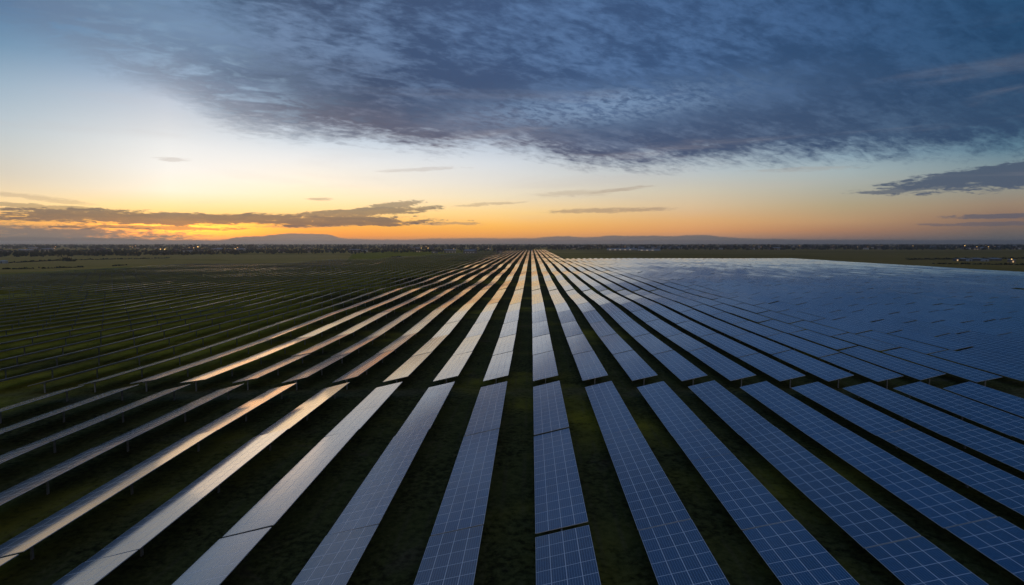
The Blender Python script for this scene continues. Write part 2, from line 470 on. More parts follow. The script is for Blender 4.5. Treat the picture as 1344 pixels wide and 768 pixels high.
def ground_material():
    m, nt, b = new_mat('grass_ground')
    g = nt.nodes.new('ShaderNodeNewGeometry')
    P = g.outputs['Position']
    x, y, _ = ex_sep(nt, P)
    big = ex_noise(nt, P, 0.018, 4, 0.6)
    mid = ex_noise(nt, P, 0.12, 5, 0.62, 0.4)
    fine = ex_noise(nt, P, 1.6, 6, 0.7)
    tuft = ex_noise(nt, P, 5.5, 4, 0.7)
    # grass of the solar park
    c = ex_mix(nt, fine.smooth(0.32, 0.68), (0.020, 0.023, 0.010), (0.108, 0.118, 0.040))
    c = ex_mix(nt, mid.smooth(0.42, 0.68) * 0.6, c, (0.105, 0.118, 0.034))
    olive_lit = (big + x.smooth(-20.0, -140.0) * 0.26 - 0.06).smooth(0.44, 0.62)  # olive grass patches; warm low light painted into the colour, more westward
    c = ex_mix(nt, olive_lit * 0.9 * fine.smooth(0.25, 0.5), c, ex_mix(nt, mid.smooth(0.35, 0.65), (0.27, 0.25, 0.022), (0.44, 0.38, 0.035)))
    # bare earth and straw, worn along the cross lanes
    worn = ex_noise(nt, P, 0.09, 6, 0.68, 0.8).smooth(0.56, 0.70)
    ax = (((x - 2.4) / 8.0).frac() - 0.5) * 8.0
    track = ((ax.abs() - 0.95).abs() * -1.0 + 0.34).smooth(0.0, 0.3) * mid.smooth(0.42, 0.6)
    drip = ((ax.abs() - 1.85).abs() * -1.0 + 0.30).smooth(0.0, 0.3) * fine.smooth(0.4, 0.65)
    lane = (((y - 94.4 - x * 0.05).abs() * -1.0) + 4.2).smooth(0.0, 2.5) * mid.smooth(0.36, 0.62)
    worn = worn.max(track * 0.45).max(drip * 0.35).max(lane * 0.75)
    c = ex_mix(nt, worn * 0.6, c, ex_mix(nt, fine.smooth(0.3, 0.7), (0.075, 0.060, 0.040), (0.16, 0.135, 0.095)))
    c = ex_mix(nt, tuft.smooth(0.62, 0.74) * 0.35, c, (0.09, 0.095, 0.045))
    # farmland outside the park: patches of different crops
    vo = nt.nodes.new('ShaderNodeTexVoronoi')
    vo.feature = 'F1'
    vo.inputs['Scale'].default_value = 1.0
    nt.links.new(ex_vec(nt, x * 0.0016 + mid * 0.02, y * 0.0042, 2.0), vo.inputs['Vector'])
    vsep = ex_sep(nt, vo.outputs['Color'])
    f = ex_mix(nt, vsep[0], (0.48, 0.345, 0.085), (0.58, 0.40, 0.12))
    f = ex_mix(nt, vsep[1].smooth(0.55, 0.75), f, (0.38, 0.28, 0.06))
    f = ex_mix(nt, mid.smooth(0.35, 0.7) * 0.4, f, (0.34, 0.25, 0.06))
    strp = ex_noise(nt, ex_vec(nt, x * 0.004, y * 0.035, 1.0), 1.0, 4, 0.6)
    f = ex_mix(nt, strp.smooth(0.4, 0.65) * 0.5, f, (0.36, 0.26, 0.07))
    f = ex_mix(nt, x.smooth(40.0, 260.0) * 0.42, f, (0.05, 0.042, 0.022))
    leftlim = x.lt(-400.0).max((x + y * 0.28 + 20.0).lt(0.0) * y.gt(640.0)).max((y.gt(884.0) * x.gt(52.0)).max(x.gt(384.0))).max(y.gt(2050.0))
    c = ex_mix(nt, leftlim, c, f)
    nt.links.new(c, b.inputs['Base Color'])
    b.inputs['Roughness'].default_value = 1.0
    b.inputs['Specular IOR Level'].default_value = 0.0
    bump = nt.nodes.new('ShaderNodeBump')
    bump.inputs['Strength'].default_value = 0.9
    bump.inputs['Distance'].default_value = 0.25
    nt.links.new((fine * 0.7 + tuft * 0.3).s, bump.inputs['Height'])
    nt.links.new(bump.outputs[0], b.inputs['Normal'])
    return m


# ------------------------------------------------------------------ mesh helpers
def link(o, parent=None):
    COL.objects.link(o)
    if parent:
        o.parent = parent
    return o


def tag(o, label=None, cat=None, group=None, kind=None):
    if label: o['label'] = label
    if cat: o['category'] = cat
    if group: o['group'] = group
    if kind: o['kind'] = kind
    return o


class MB:
    """collects vertices and faces, then links ONE mesh object"""
    def __init__(self):
        self.v, self.f, self.mi = [], [], []

    def quad(self, pts, mi=0):
        n = len(self.v)
        self.v += [tuple(p) for p in pts]
        self.f.append(tuple(range(n, n + len(pts))))
        self.mi.append(mi)

    def box(self, x0, x1, y0, y1, z0, z1, mi=0, mtop=None):
        n = len(self.v)
        self.v += [(x, y, z) for z in (z0, z1) for y in (y0, y1) for x in (x0, x1)]
        for k, q in enumerate(((0, 2, 3, 1), (4, 5, 7, 6), (0, 1, 5, 4), (2, 6, 7, 3), (0, 4, 6, 2), (1, 3, 7, 5))):
            self.f.append(tuple(n + i for i in q))
            self.mi.append(mtop if (mtop is not None and k == 1) else mi)

    def prism(self, prof, axis, a0, a1, mi=0):
        """extrude a closed 2D profile along an axis ('y' or 'z')"""
        n, k = len(self.v), len(prof)
        for a in (a0, a1):
            for p, q in prof:
                self.v.append((p, a, q) if axis == 'y' else (p, q, a))
        for i in range(k):
            j = (i + 1) % k
            self.f.append((n + i, n + j, n + k + j, n + k + i))
            self.mi.append(mi)
        self.f.append(tuple(n + i for i in reversed(range(k))))
        self.f.append(tuple(n + k + i for i in range(k)))
        self.mi += [mi, mi]

    def mesh(self, name, mats):
        me = bpy.data.meshes.new(name)
        me.from_pydata(self.v, [], self.f)
        for m in mats:
            me.materials.append(m)
        if len(mats) > 1:
            me.polygons.foreach_set('material_index', self.mi)
        me.update()
        return me

    def build(self, name, mats, parent=None, recalc=True):
        me = self.mesh(name, mats)
        if recalc:
            fix_normals(me)
        return link(bpy.data.objects.new(name, me), parent)


def fix_normals(me):
    bm = bmesh.new()
    bm.from_mesh(me)
    bmesh.ops.recalc_face_normals(bm, faces=bm.faces)
    bm.to_mesh(me)
    bm.free()


def empty(name, loc):
    o = bpy.data.objects.new(name, None)
    o.location = loc
    o.empty_display_size = 0.5
    return link(o)


# ------------------------------------------------------------------ setting: ground, mountains
GX0, GX1, GY0, GY1 = -516.0, 516.0, -60.0, 2196.0


def relief(x, y):
    """the park lies on very slightly rolling ground"""
    f = min(1.0, (x - GX0) / 90, (GX1 - x) / 90, (y - GY0) / 60, (GY1 - y) / 120)
    if f <= 0:
        return 0.0
    f = f * f * (3 - 2 * f) * (1.0 - 0.7 * min(1.0, max(0.0, (x - 30) / 60)))
    return f * (0.22 * sin(y / 31.0 + x / 57.0 + 0.6) + 0.20 * sin(y / 17.0 - x / 41.0 + 2.1) + 0.30 * sin(x / 38.0 + y / 90.0))


def build_ground():
    mb = MB()
    st = 12.0
    nx, ny = int((GX1 - GX0) / st), int((GY1 - GY0) / st)
    for j in range(ny + 1):
        for i in range(nx + 1):
            x, y = GX0 + i * st, GY0 + j * st
            mb.v.append((x, y, relief(x, y)))
    w = nx + 1
    for j in range(ny):
        for i in range(nx):
            a = j * w + i
            mb.f.append((a, a + 1, a + 1 + w, a + w))
            mb.mi.append(0)
    B = 14000.0
    for q in (((-B, -B), (B, -B), (GX1, GY0), (GX0, GY0)), ((B, -B), (B, B), (GX1, GY1), (GX1, GY0)),
              ((B, B), (-B, B), (GX0, GY1), (GX1, GY1)), ((-B, B), (-B, -B), (GX0, GY0), (GX0, GY1))):
        mb.quad([(x, y, 0.0) for x, y in q])
    o = mb.build('ground', [ground_material()], None, False)
    o.data.polygons.foreach_set('use_smooth', [True] * len(o.data.polygons))
    tag(o, kind='structure')


build_ground()


# ------------------------------------------------------------------ solar park
TUBE_Z = 1.60
PANEL_Z = 1.78
SPACE = 8.0
X_FIRST = 2.4
GAP = 0.46
SKEW = 0.05
HALF = 0.025


def table_uv(me, L, split):
    uv = me.uv_layers.new(name='UVMap')
    for p in me.polygons:
        for li in p.loop_indices:
            co = me.vertices[me.loops[li].vertex_index].co
            uv.data[li].uv = (co.y + L / 2, co.x + TAB_W / 2)


def table_mesh(nmod, split=None):
    """one slab of modules: glass on top, backsheet below, aluminium rim; an open seam where it is split"""
    L = nmod * MOD_L
    mb = MB()
    spans = [(-L / 2, L / 2)]
    if split:
        c = -L / 2 + split * MOD_L
        spans = [(-L / 2, c - 0.035), (c + 0.035, L / 2)]
    W2 = TAB_W / 2
    for a, b in spans:
        n = len(mb.v)
        mb.box(-W2, W2, a, b, -HALF, HALF, 1)
        # top face glass, bottom face backsheet
        mb.mi[-5] = 0
        mb.mi[-6] = 2
    me = mb.mesh('panel_table', [M_GLASS, M_RIM, M_BACK])
    fix_normals(me)
    table_uv(me, L, split)
    return me


def rail_mesh(nmod):
    """one comb-shaped underframe: a spine on the torque tube with cross rails"""
    L = nmod * MOD_L
    xw, r, sp = TAB_W * 0.44, 0.03, 0.05
    ys = []
    k = 0
    while MOD_L * (0.5 + 2 * k) < L - 0.3:
        ys.append(-L / 2 + MOD_L * (0.5 + 2 * k))
        k += 1
    up = [(sp, -L / 2 + 0.1)]
    for y in ys:
        up += [(sp, y - r), (xw, y - r), (xw, y + r), (sp, y + r)]
    up.append((sp, L / 2 - 0.1))
    prof = up + [(-x, y) for x, y in reversed(up)]
    mb = MB()
    mb.prism(prof, 'z', -HALF - 0.085, -HALF - 0.003)
    me = mb.mesh('support_rail', [M_STEEL])
    fix_normals(me)
    return me


TABLES = {(n, s): table_mesh(n, s) for n, s in ((12, None), (14, None), (16, None), (14, 6), (14, 9))}
RAILS = {n: rail_mesh(n) for n in (12, 14, 16)}


def post_mesh():
    w, d, t = 0.075, 0.10, 0.014
    prof = [(-w, -d), (w, -d), (w, -d + t), (t / 2, -d + t), (t / 2, d - t), (w, d - t), (w, d), (-w, d), (-w, d - t), (-t / 2, d - t), (-t / 2, -d + t), (-w, -d + t)]
    mb = MB()
    mb.prism(prof, 'z', -0.05, TUBE_Z - 0.075)
    mb.box(-0.12, 0.12, -0.09, 0.09, TUBE_Z - 0.16, TUBE_Z - 0.078)
    me = mb.mesh('post', [M_STEEL])
    fix_normals(me)
    return me


POST = post_mesh()
TUBE_PROF = [(0.07 * cos(pi / 8 + k * pi / 4), TUBE_Z + 0.07 * sin(pi / 8 + k * pi / 4)) for k in range(8)]


def tube_mesh(pts, legs=None):
    """torque beam along pts [(y, z)]; for far rows the legs come out of the same piece"""
    mb = MB()
    if not legs:
        k = len(TUBE_PROF)
        for y, g in pts:
            mb.v += [(x, y, z + g) for x, z in TUBE_PROF]
        for a in range(len(pts) - 1):
            for q in range(k):
                r = (q + 1) % k
                mb.f.append((a * k + q, a * k + r, (a + 1) * k + r, (a + 1) * k + q))
        mb.f.append(tuple(reversed(range(k))))
        n = (len(pts) - 1) * k
        mb.f.append(tuple(n + q for q in range(k)))
    else:
        lo, hi, w = TUBE_Z - 0.07, TUBE_Z + 0.07, 0.09
        prof = [(y, hi + g) for y, g in reversed(pts)] + [(pts[0][0], lo + pts[0][1])]
        for y, g in legs:
            prof += [(y - w, lo + g), (y - w, g - 0.08), (y + w, g - 0.08), (y + w, lo + g)]
        prof.append((pts[-1][0], lo + pts[-1][1]))
        k = len(prof)
        for x in (-0.07, 0.07):
            mb.v += [(x, p, q) for p, q in prof]
        for a in range(k):
            b = (a + 1) % k
            mb.f.append((a, b, k + b, k + a))
        mb.f.append(tuple(range(k)))
        mb.f.append(tuple(reversed(range(k, 2 * k))))
    mb.mi = [0] * len(mb.f)
    me = mb.mesh('torque_tube', [M_STEEL])
    fix_normals(me)
    return me


BLOCK0 = 96.5
BPITCH = 193.5
LEFT_LIM = {1: -130, 2: -330, 3: -372, 4: -366, 5: -270, 6: -225, 7: -195, 8: -170, 9: -148, 10: -120, 11: -86}


def row_layout(i, b):
    """table list [(modules, split, y centre, tilt, pitch, dz)] of row i in block b, measured from the row's near end"""
    rr = random.Random(i * 1009 + b * 77 + 5)
    if b == 1:
        mods = [14, 14, 14, 14]
        if i:
            mods = rr.choice(([14, 12, 14, 16], [12, 14, 16, 14], [16, 12, 14, 14], [14, 16, 12, 14], [14, 14, 14, 14], [12, 16, 14, 14]))
    else:
        mods = [14] * 8
        if abs(i) > 3 or b > 2:
            for _ in range(3):
                a, c = rr.sample(range(8), 2)
                if mods[a] < 16 and mods[c] > 12:
                    mods[a] += 2
                    mods[c] -= 2
    X = X_FIRST + SPACE * i
    base = TILT
    if X > 60:
        base = math.degrees(math.atan(min(tan(R(TILT)), (1.15 if b < 4 else 1.32) * 22.0 / X)))
    if X < -30:
        # the western trackers already lie flatter, following the last light
        s_ = 22.0 / -X
        if b == 1:
            k = 0.66
            lim = tan(R(TILT)) if i > -8 else k * s_
        else:
            t = min(1.0, max(0.0, (-X - 60.0) / 18.0))
            k = 0.40 + 0.56 * t
            lim = k * s_
        base = math.degrees(math.atan(min(tan(R(TILT)), lim)))
    base += rr.gauss(0, 0.45) * min(1.0, base / 9.0)
    out, y = [], 0.0
    for k, n in enumerate(mods):
        L = n * MOD_L
        sp = None
        if n == 14 and rr.random() < 0.15:
            sp = rr.choice((6, 9))
        out.append((n, sp, y + L / 2, base + rr.gauss(0, 0.85 if i >= 7 else 0.30) * min(1.0, base / 9.0), rr.gauss(0, 0.08), rr.gauss(0, 0.04 if i >= 7 else 0.02)))
        gap = rr.choice((0.07, 0.10, 0.16, 0.34)) if b == 1 else (0.86 if i >= 8 else GAP)
        if b == 1 and i == 0 and k == 1:
            gap = 0.62
        y += L + gap
    # eastern rows run on without cross lanes
    return out, y - gap


def row_origin(i, b, length):
    rr = random.Random(i * 31 + (0 if i >= 8 else b * 17))
    X = X_FIRST + SPACE * i
    if b == 1:
        y0 = 92.3 - length
    else:
        y0 = BLOCK0 + (b - 2) * BPITCH
    y0 += SKEW * X * (1.0 if b < 6 else 0.4) + rr.uniform(-1, 1) * (2.2 if i >= 8 and b > 1 else 0.25)
    return X, y0


def seen_area(X, y0, y1, tilt):
    """how large the top of a row shows in the photograph, in square pixels"""
    inv = CAM_ROT.transposed()
    ys = [y0 + (y1 - y0) * k / 6 for k in range(7)]
    tot = 0.0
    def proj(p):
        q = inv @ (Vector(p) - Vector((0, 0, CAM_Z)))
        if q.z > -3:
            return None
        return (q.x / -q.z * F_PX + 672, -q.y / -q.z * F_PX + 384)
    w, dz = TAB_W / 2 * cos(R(tilt)), TAB_W / 2 * sin(R(tilt))
    for a, b in zip(ys, ys[1:]):
        q = [proj((X - w, a, PANEL_Z - dz)), proj((X + w, a, PANEL_Z + dz)), proj((X + w, b, PANEL_Z + dz)), proj((X - w, b, PANEL_Z - dz))]
        if any(p is None for p in q):
            continue
        cx = sum(p[0] for p in q) / 4
        cy = sum(p[1] for p in q) / 4
        if not (-15 < cx < 1359 and cy < 790):
            continue
        A = 0.5 * abs(sum(q[k][0] * q[(k + 1) % 4][1] - q[(k + 1) % 4][0] * q[k][1] for k in range(4)))
        ln = math.hypot(q[0][0] - q[3][0], q[0][1] - q[3][1])
        tot += A + ln * 0.5
    return tot


rows = []
for b in range(1, 12):
    for i in range(-60, 50):
        X = X_FIRST + SPACE * i
        if X < LEFT_LIM[b]:
            continue
        if b >= 6 and i > 5:
            continue
        if X > 372 or (b == 1 and X > 130):
            continue
        lay, length = row_layout(i, b)
        x0, y0 = row_origin(i, b, length)
        A = seen_area(x0, y0, y0 + length, sum(t[3] for t in lay) / len(lay))
        if A > 0:
            rows.append([A, b, i, x0, y0, lay, length])
rows.sort(key=lambda r: -r[0])
N_OWN = 285
own, rest = rows[:N_OWN], rows[N_OWN:]

ORD = ['', 'first', 'second', 'third', 'fourth', 'fifth', 'sixth', 'seventh', 'eighth', 'ninth', 'tenth']


def ordinal(n):
    if n <= 10:
        return ORD[n]
    return f"{n}{'th' if 10 < n % 100 < 14 else {1: 'st', 2: 'nd', 3: 'rd'}.get(n % 10, 'th')}"


LANES = {2: 'just beyond the first cross lane', 3: 'beyond the second cross lane', 4: 'beyond the third cross lane', 5: 'beyond the fourth cross lane',
         6: 'beyond the fifth cross lane', 7: 'beyond the sixth cross lane', 8: 'beyond the seventh cross lane', 9: 'beyond the eighth cross lane',
         10: 'beyond the ninth cross lane', 11: 'at the far tip of the park'}


def row_label(b, i):
    if b == 1:
        look = 'blue gridded' if i >= 1 else 'grey-blue' if i >= -2 else 'pale grey' if i >= -4 else 'orange-lit' if i >= -6 else 'thin dusky'
        where = 'in the nearest block'
    else:
        look = 'blue' if i >= 4 else 'silver-grey' if i >= -1 else 'sunset-orange' if i >= -10 else 'thin dark'
        if b >= 3 and -1 <= i < 4:
            look = 'gold-lit'
        where = LANES[b]
    if i == 0:
        return f'{look} solar row running straight ahead, {where}'
    side = 'right' if i > 0 else 'left'
    return f'{look} solar row {where}, {ordinal(abs(i))} {side} of the straight-ahead row'


for A, b, i, x0, y0, lay, length in own:
    z0 = relief(x0, y0)
    rel = lambda y: relief(x0, y0 + y) - z0
    root = empty('solar_row', (x0, y0, z0))
    tag(root, row_label(b, i), 'solar row', 'rows of tilted solar panels')
    near = b <= 2
    npost = max(2, round(length / 11.9) + 1)
    py = [0.9 + (length - 1.8) * k / (npost - 1) for k in range(npost)]
    pts = [(y, rel(y)) for y in [0.15] + py + [length - 0.15]]
    link(bpy.data.objects.new('torque_tube' if near else 'support_frame', tube_mesh(pts, None if near else [(y, rel(y)) for y in py])), root)
    if near:
        for y in py:
            p = link(bpy.data.objects.new('post', POST), root)
            p.location = (0, y, rel(y))
    for n, sp, yc, tl, pt, dz in lay:
        h = n * MOD_L / 2
        t = link(bpy.data.objects.new('panel_table', TABLES[(n, sp)]), root)
        t.location = (0, yc, PANEL_Z + dz + (rel(yc - h) + rel(yc + h)) / 2)
        t.rotation_euler = (R(pt) + math.atan((rel(yc + h) - rel(yc - h)) / (2 * h)), R(-tl), 0)
        if near:
            link(bpy.data.objects.new('support_rail', RAILS[n]), t)

# what is left: the many far, thin rows, as one mass
mb = MB()
uvs = []
for A, b, i, x0, y0, lay, length in rest:
    for n, sp, yc, tl, pt, dz in lay:
        L2, W2 = n * MOD_L / 2, TAB_W / 2
        M = Matrix.Translation((x0, y0 + yc, PANEL_Z + dz + relief(x0, y0 + yc))) @ Euler((R(pt), R(-tl), 0)).to_matrix().to_4x4()
        n0 = len(mb.v)
        mb.box(-W2, W2, -L2, L2, -HALF, HALF, 1)
        mb.mi[-5] = 0
        mb.mi[-6] = 2
        for k in range(n0, n0 + 8):
            c = Vector(mb.v[k])
            uvs.append((c.y + L2, c.x + W2))
            mb.v[k] = tuple(M @ c)
    npost = max(2, round(length / 11.9) + 1)
    for k in range(npost):
        y = y0 + 0.9 + (length - 1.8) * k / (npost - 1)
        n0 = len(mb.v)
        mb.box(x0 - 0.07, x0 + 0.07, y - 0.09, y + 0.09, relief(x0, y) - 0.05, relief(x0, y) + PANEL_Z - 0.03, 3)
        uvs += [(0, 0)] * 8
if mb.v:
    me = mb.mesh('solar_rows', [M_GLASS, M_RIM, M_BACK, M_STEEL])
    uv = me.uv_layers.new(name='UVMap')
    for l in me.loops:
        uv.data[l.index].uv = uvs[l.vertex_index]
    o = link(bpy.data.objects.new('solar_rows', me))
    tag(o, 'thin solar rows far off that merge into fine lines', 'solar rows', kind='stuff')
print('rows', len(rows), 'own', len(own), 'rest', len(rest))


# ------------------------------------------------------------------ trees and hedges
M_LEAF = plain('dusk_foliage', (0.030, 0.040, 0.018), 0.9, 0, 0.45, 0.4)
M_BARK = plain('bark', (0.06, 0.045, 0.03), 0.95)


def leaf_clump(mb, rnd, cx, cy, cz, s):
    a, t = rnd.uniform(0, 2 * pi), rnd.uniform(-0.9, 0.9)
    ux, uy, uz = cos(a), sin(a), 0.0
    vx, vy, vz = -sin(a) * sin(t), cos(a) * sin(t), cos(t)
    k = [(-1, -0.7), (0.2, -1), (1, -0.2), (0.6, 0.9), (-0.5, 0.8)]
    mb.quad([(cx + s * (p * ux + q * vx), cy + s * (p * uy + q * vy), cz + s * (p * uz + q * vz)) for p, q in k])


def tree_clumps(mb, rnd, x, y, h, n, s, spread=0.42):
    r = h * spread * rnd.uniform(0.8, 1.25)
    lobes = [(rnd.uniform(-0.5, 0.5) * r, rnd.uniform(-0.5, 0.5) * r, h * rnd.uniform(0.45, 0.8), r * rnd.uniform(0.45, 0.8)) for _ in range(4)]
    for _ in range(n):
        lx, ly, lz, lr = rnd.choice(lobes)
        d = Vector((rnd.gauss(0, 1), rnd.gauss(0, 1), rnd.gauss(0, 1))).normalized() * lr * rnd.uniform(0.5, 1.0)
        leaf_clump(mb, rnd, x + lx + d.x, y + ly + d.y, max(0.3, lz + d.z * 0.8), s * rnd.uniform(0.6, 1.3))
    for _ in range(max(2, n // 8)):
        leaf_clump(mb, rnd, x + rnd.uniform(-r, r) * 0.6, y + rnd.uniform(-r, r) * 0.6, h * rnd.uniform(0.05, 0.35), s)


rt = random.Random(21)
mb = MB()
# dark belt behind the left fields, and woods all round the town
for _ in range(1500):
    px = rt.uniform(-60, 700)
    py_ = 337.5 - 0.012 * px + rt.gauss(0, 0.5) - (rt.random() ** 1.5) * 7.0
    x, y = ground_at(px, max(324.5, py_))
    tree_clumps(mb, rt, x, y, rt.uniform(3.5, 7.5), 20, 1.4, 0.6)
for _ in range(800):
    px = rt.uniform(720, 1440)
    py_ = 328.0 - (rt.random() ** 1.3) * 4.0
    x, y = ground_at(px, py_)
    tree_clumps(mb, rt, x, y, rt.uniform(4, 8), 14, 2.0, 0.6)
for _ in range(2600):
    px = rt.uniform(-80, 1440)
    py_ = rt.uniform(320.6, 327.0)
    x, y = ground_at(px, py_)
    tree_clumps(mb, rt, x, y, rt.uniform(7, 15), 10, 3.2, 0.7)
o = mb.build('woodland', [M_LEAF], recalc=False)
tag(o, 'dark belts of woodland merging between fields and the distant town', 'woodland', kind='stuff')


def hedge(p0, p1, h, label, n=70, w=2.0, seed=1, name='hedge', cat='hedge'):
    rnd = random.Random(seed)
    (xa, ya), (xb, yb) = ground_at(*p0), ground_at(*p1)
    cx, cy = (xa + xb) / 2, (ya + yb) / 2
    L = math.hypot(xb - xa, yb - ya)
    root = empty(name, (cx, cy, 0))
    tag(root, label, cat)
    f = MB()
    for _ in range(int(n * max(1, L / 20))):
        t = rnd.uniform(-0.5, 0.5)
        hh = h * (0.7 + 0.3 * sin(t * L * 0.35 + seed) + rnd.uniform(-0.15, 0.15))
        leaf_clump(f, rnd, (xb - xa) * t + rnd.gauss(0, w * 0.4), (yb - ya) * t + rnd.gauss(0, w * 0.4), hh * rnd.uniform(0.08, 0.95), rnd.uniform(0.5, 0.95))
    f.build('foliage', [M_LEAF], root, False)
    m = min(14, max(3, int(L / 6)))
    for k in range(m):
        s = MB()
        t = (k + 0.5) / m - 0.5
        s.box((xb - xa) * t - 0.1, (xb - xa) * t + 0.1, (yb - ya) * t - 0.1, (yb - ya) * t + 0.1, -0.05, h * 0.7)
        s.build('stem', [M_BARK], root)
    return root


hedge((82, 343), (97, 343), 5.2, 'compact dark block of hedge standing alone in the left field', 260, 5, 3)
hedge((10, 345.5), (80, 342), 1.9, 'long low dark hedge running behind the left field toward the compact block', 60, 2, 4)
hedge((98, 341.5), (224, 339), 1.7, 'low dark hedge trailing right from the compact hedge block', 50, 2, 5)
hedge((5, 353.5), (12, 353.5), 1.3, 'tiny dark scrub clump at the left picture edge above the rows', 60, 2, 6, 'shrub', 'shrub')
hedge((17, 353.5), (42, 353), 1.4, 'ragged dark scrub clump in the grass at far left, second from the edge', 60, 2, 7, 'shrub', 'shrub')
hedge((54, 353), (110, 351), 1.5, 'longest dark scrub strip at the edge of the left solar rows', 60, 2, 8, 'shrub', 'shrub')
hedge((148, 349.5), (166, 348.5), 1.3, 'small dark scrub clump on the bright grass strip, right of the long scrub strip', 60, 2, 9, 'shrub', 'shrub')
hedge((512, 338), (526, 337.5), 2.0, 'dark scrub clump in the middle of the far left rows', 70, 3, 10, 'shrub', 'shrub')

# ------------------------------------------------------------------ far buildings
M_WALL = plain('town_render', (0.22, 0.20, 0.18), 0.9, 0, 0.3, 0.05)
M_ROOF = plain('town_roof', (0.09, 0.065, 0.055), 0.9, 0, 0.3, 0.05)
M_PALE = plain('pale_sheet_roof', (0.30, 0.34, 0.39), 0.45, 0.0, 0.15, 0.1)
M_DARK = plain('dark_sheet_wall', (0.10, 0.11, 0.12), 0.7, 0, 0.2, 0.1)


def glow(name, c, s):
    m, nt, b = new_mat(name)
    b.inputs['Base Color'].default_value = (0.8, 0.8, 0.75, 1)
    b.inputs['Emission Color'].default_value = (*c, 1)
    b.inputs['Emission Strength'].default_value = s
    m.cycles.emission_sampling = 'NONE'
    return m


M_WIN = glow('lit_window_warm', (1.0, 0.58, 0.22), 0.5)
M_WINC = glow('lit_window_white', (1.0, 0.72, 0.45), 0.22)
M_LAMP = glow('street_light_warm', (1.0, 0.50, 0.14), 3.4)
M_LAMPC = glow('street_light_white', (1.0, 0.56, 0.22), 2.2)
M_FLOOD = glow('flood_light', (1.0, 0.54, 0.12), 3.6)


def house_mesh(w, d, h, roof, name, lit=0, mats=None):
    mb = MB()
    mb.box(-w / 2, w / 2, -d / 2, d / 2, -0.2, h, 0)
    # gable roof along x
    e = 0.4
    n = len(mb.v)
    mb.v += [(-w / 2 - e, -d / 2 - e, h), (w / 2 + e, -d / 2 - e, h), (w / 2 + e, d / 2 + e, h), (-w / 2 - e, d / 2 + e, h), (-w / 2 - e, 0, h + roof), (w / 2 + e, 0, h + roof)]
    for q in ((0, 1, 5, 4), (2, 3, 4, 5), (1, 2, 5), (3, 0, 4), (3, 2, 1, 0)):
        mb.f.append(tuple(n + k for k in q))
        mb.mi.append(1)
    nw = max(1, int(w / 3.2))
    for k in range(nw):
        x = -w / 2 + w * (k + 0.5) / nw
        mat = 2 if (lit and k % 2 == lit % 2) else 3
        mb.box(x - 0.75, x + 0.75, -d / 2 - 0.06, -d / 2 + 0.02, 0.9, min(h - 0.3, 2.5), mat)
    me = mb.mesh(name, mats or [M_WALL, M_ROOF, M_WIN, M_DARK])
    return me


HOUSES = [house_mesh(11, 8, 4.2, 2.6, 'house', 0), house_mesh(14, 9, 5.4, 2.8, 'house', 1), house_mesh(18, 10, 6.0, 2.4, 'house', 2, [M_PALE, M_ROOF, M_WINC, M_DARK]),
          house_mesh(28, 14, 6.5, 2.0, 'house', 1, [M_WALL, M_PALE, M_WINC, M_DARK]), house_mesh(12, 8, 5.0, 2.6, 'house', 1, [M_WALL, M_ROOF, M_WINC, M_DARK])]
rh = random.Random(8)
for k in range(230):
    if k < 90:
        px, py_ = rh.uniform(-10, 660), rh.uniform(323.5, 332.5)
    else:
        px, py_ = rh.uniform(740, 1350), rh.uniform(322.4, 327.8)
    x, y = ground_at(px, py_)
    v = rh.choice((0, 0, 1, 1, 2, 3, 4))
    o = link(bpy.data.objects.new('house', HOUSES[v]))
    o.location = (x, y, 0)
    o.rotation_euler = (0, 0, math.atan2(-x, y) + rh.uniform(-0.7, 0.7))
    tag(o, 'small gabled house among dark trees of the distant town', 'house', 'houses of the distant town')

# lamps: pole, arm and glowing head
def lamp_mesh(h, r, mat):
    mb = MB()
    mb.box(-0.12, 0.12, -0.12, 0.12, -0.2, h, 0)
    mb.box(-0.08, 0.08, -1.6, 0.12, h, h + 0.16, 0)
    prof = [(r * cos(k * pi / 5), h - r * 0.3 + r * 0.55 * sin(k * pi / 5)) for k in range(10)]
    mb.prism(prof, 'y', -1.6 - r, -1.6 + r * 0.6, 1)
    me = mb.mesh('street_lamp', [M_STEEL, mat])
    fix_normals(me)
    return me


LAMPS = [lamp_mesh(9, 0.6, M_LAMP), lamp_mesh(9, 0.5, M_LAMPC), lamp_mesh(11, 0.8, M_LAMP)]


def lamp(px, py_, me, label, group=None, name='street_lamp', cat='street lamp', drop=0.0):
    x, y = ground_at(px, py_ + drop)
    o = link(bpy.data.objects.new(name, me))
    o.location = (x, y, 0)
    o.rotation_euler = (0, 0, math.atan2(-x, y))
    tag(o, label, cat, group)
    return o


for k in range(84):
    if k < 34:
        px, py_ = rh.uniform(0, 660), 323.0 + rh.random() * 9.5
    else:
        px, py_ = rh.uniform(740, 1344), 322.2 + rh.random() * 5.2
    lamp(px, py_, rh.choice((LAMPS[0], LAMPS[0], LAMPS[1], LAMPS[1], LAMPS[2])), 'small glowing street lamp among the distant town trees', 'street lamps of the distant town')

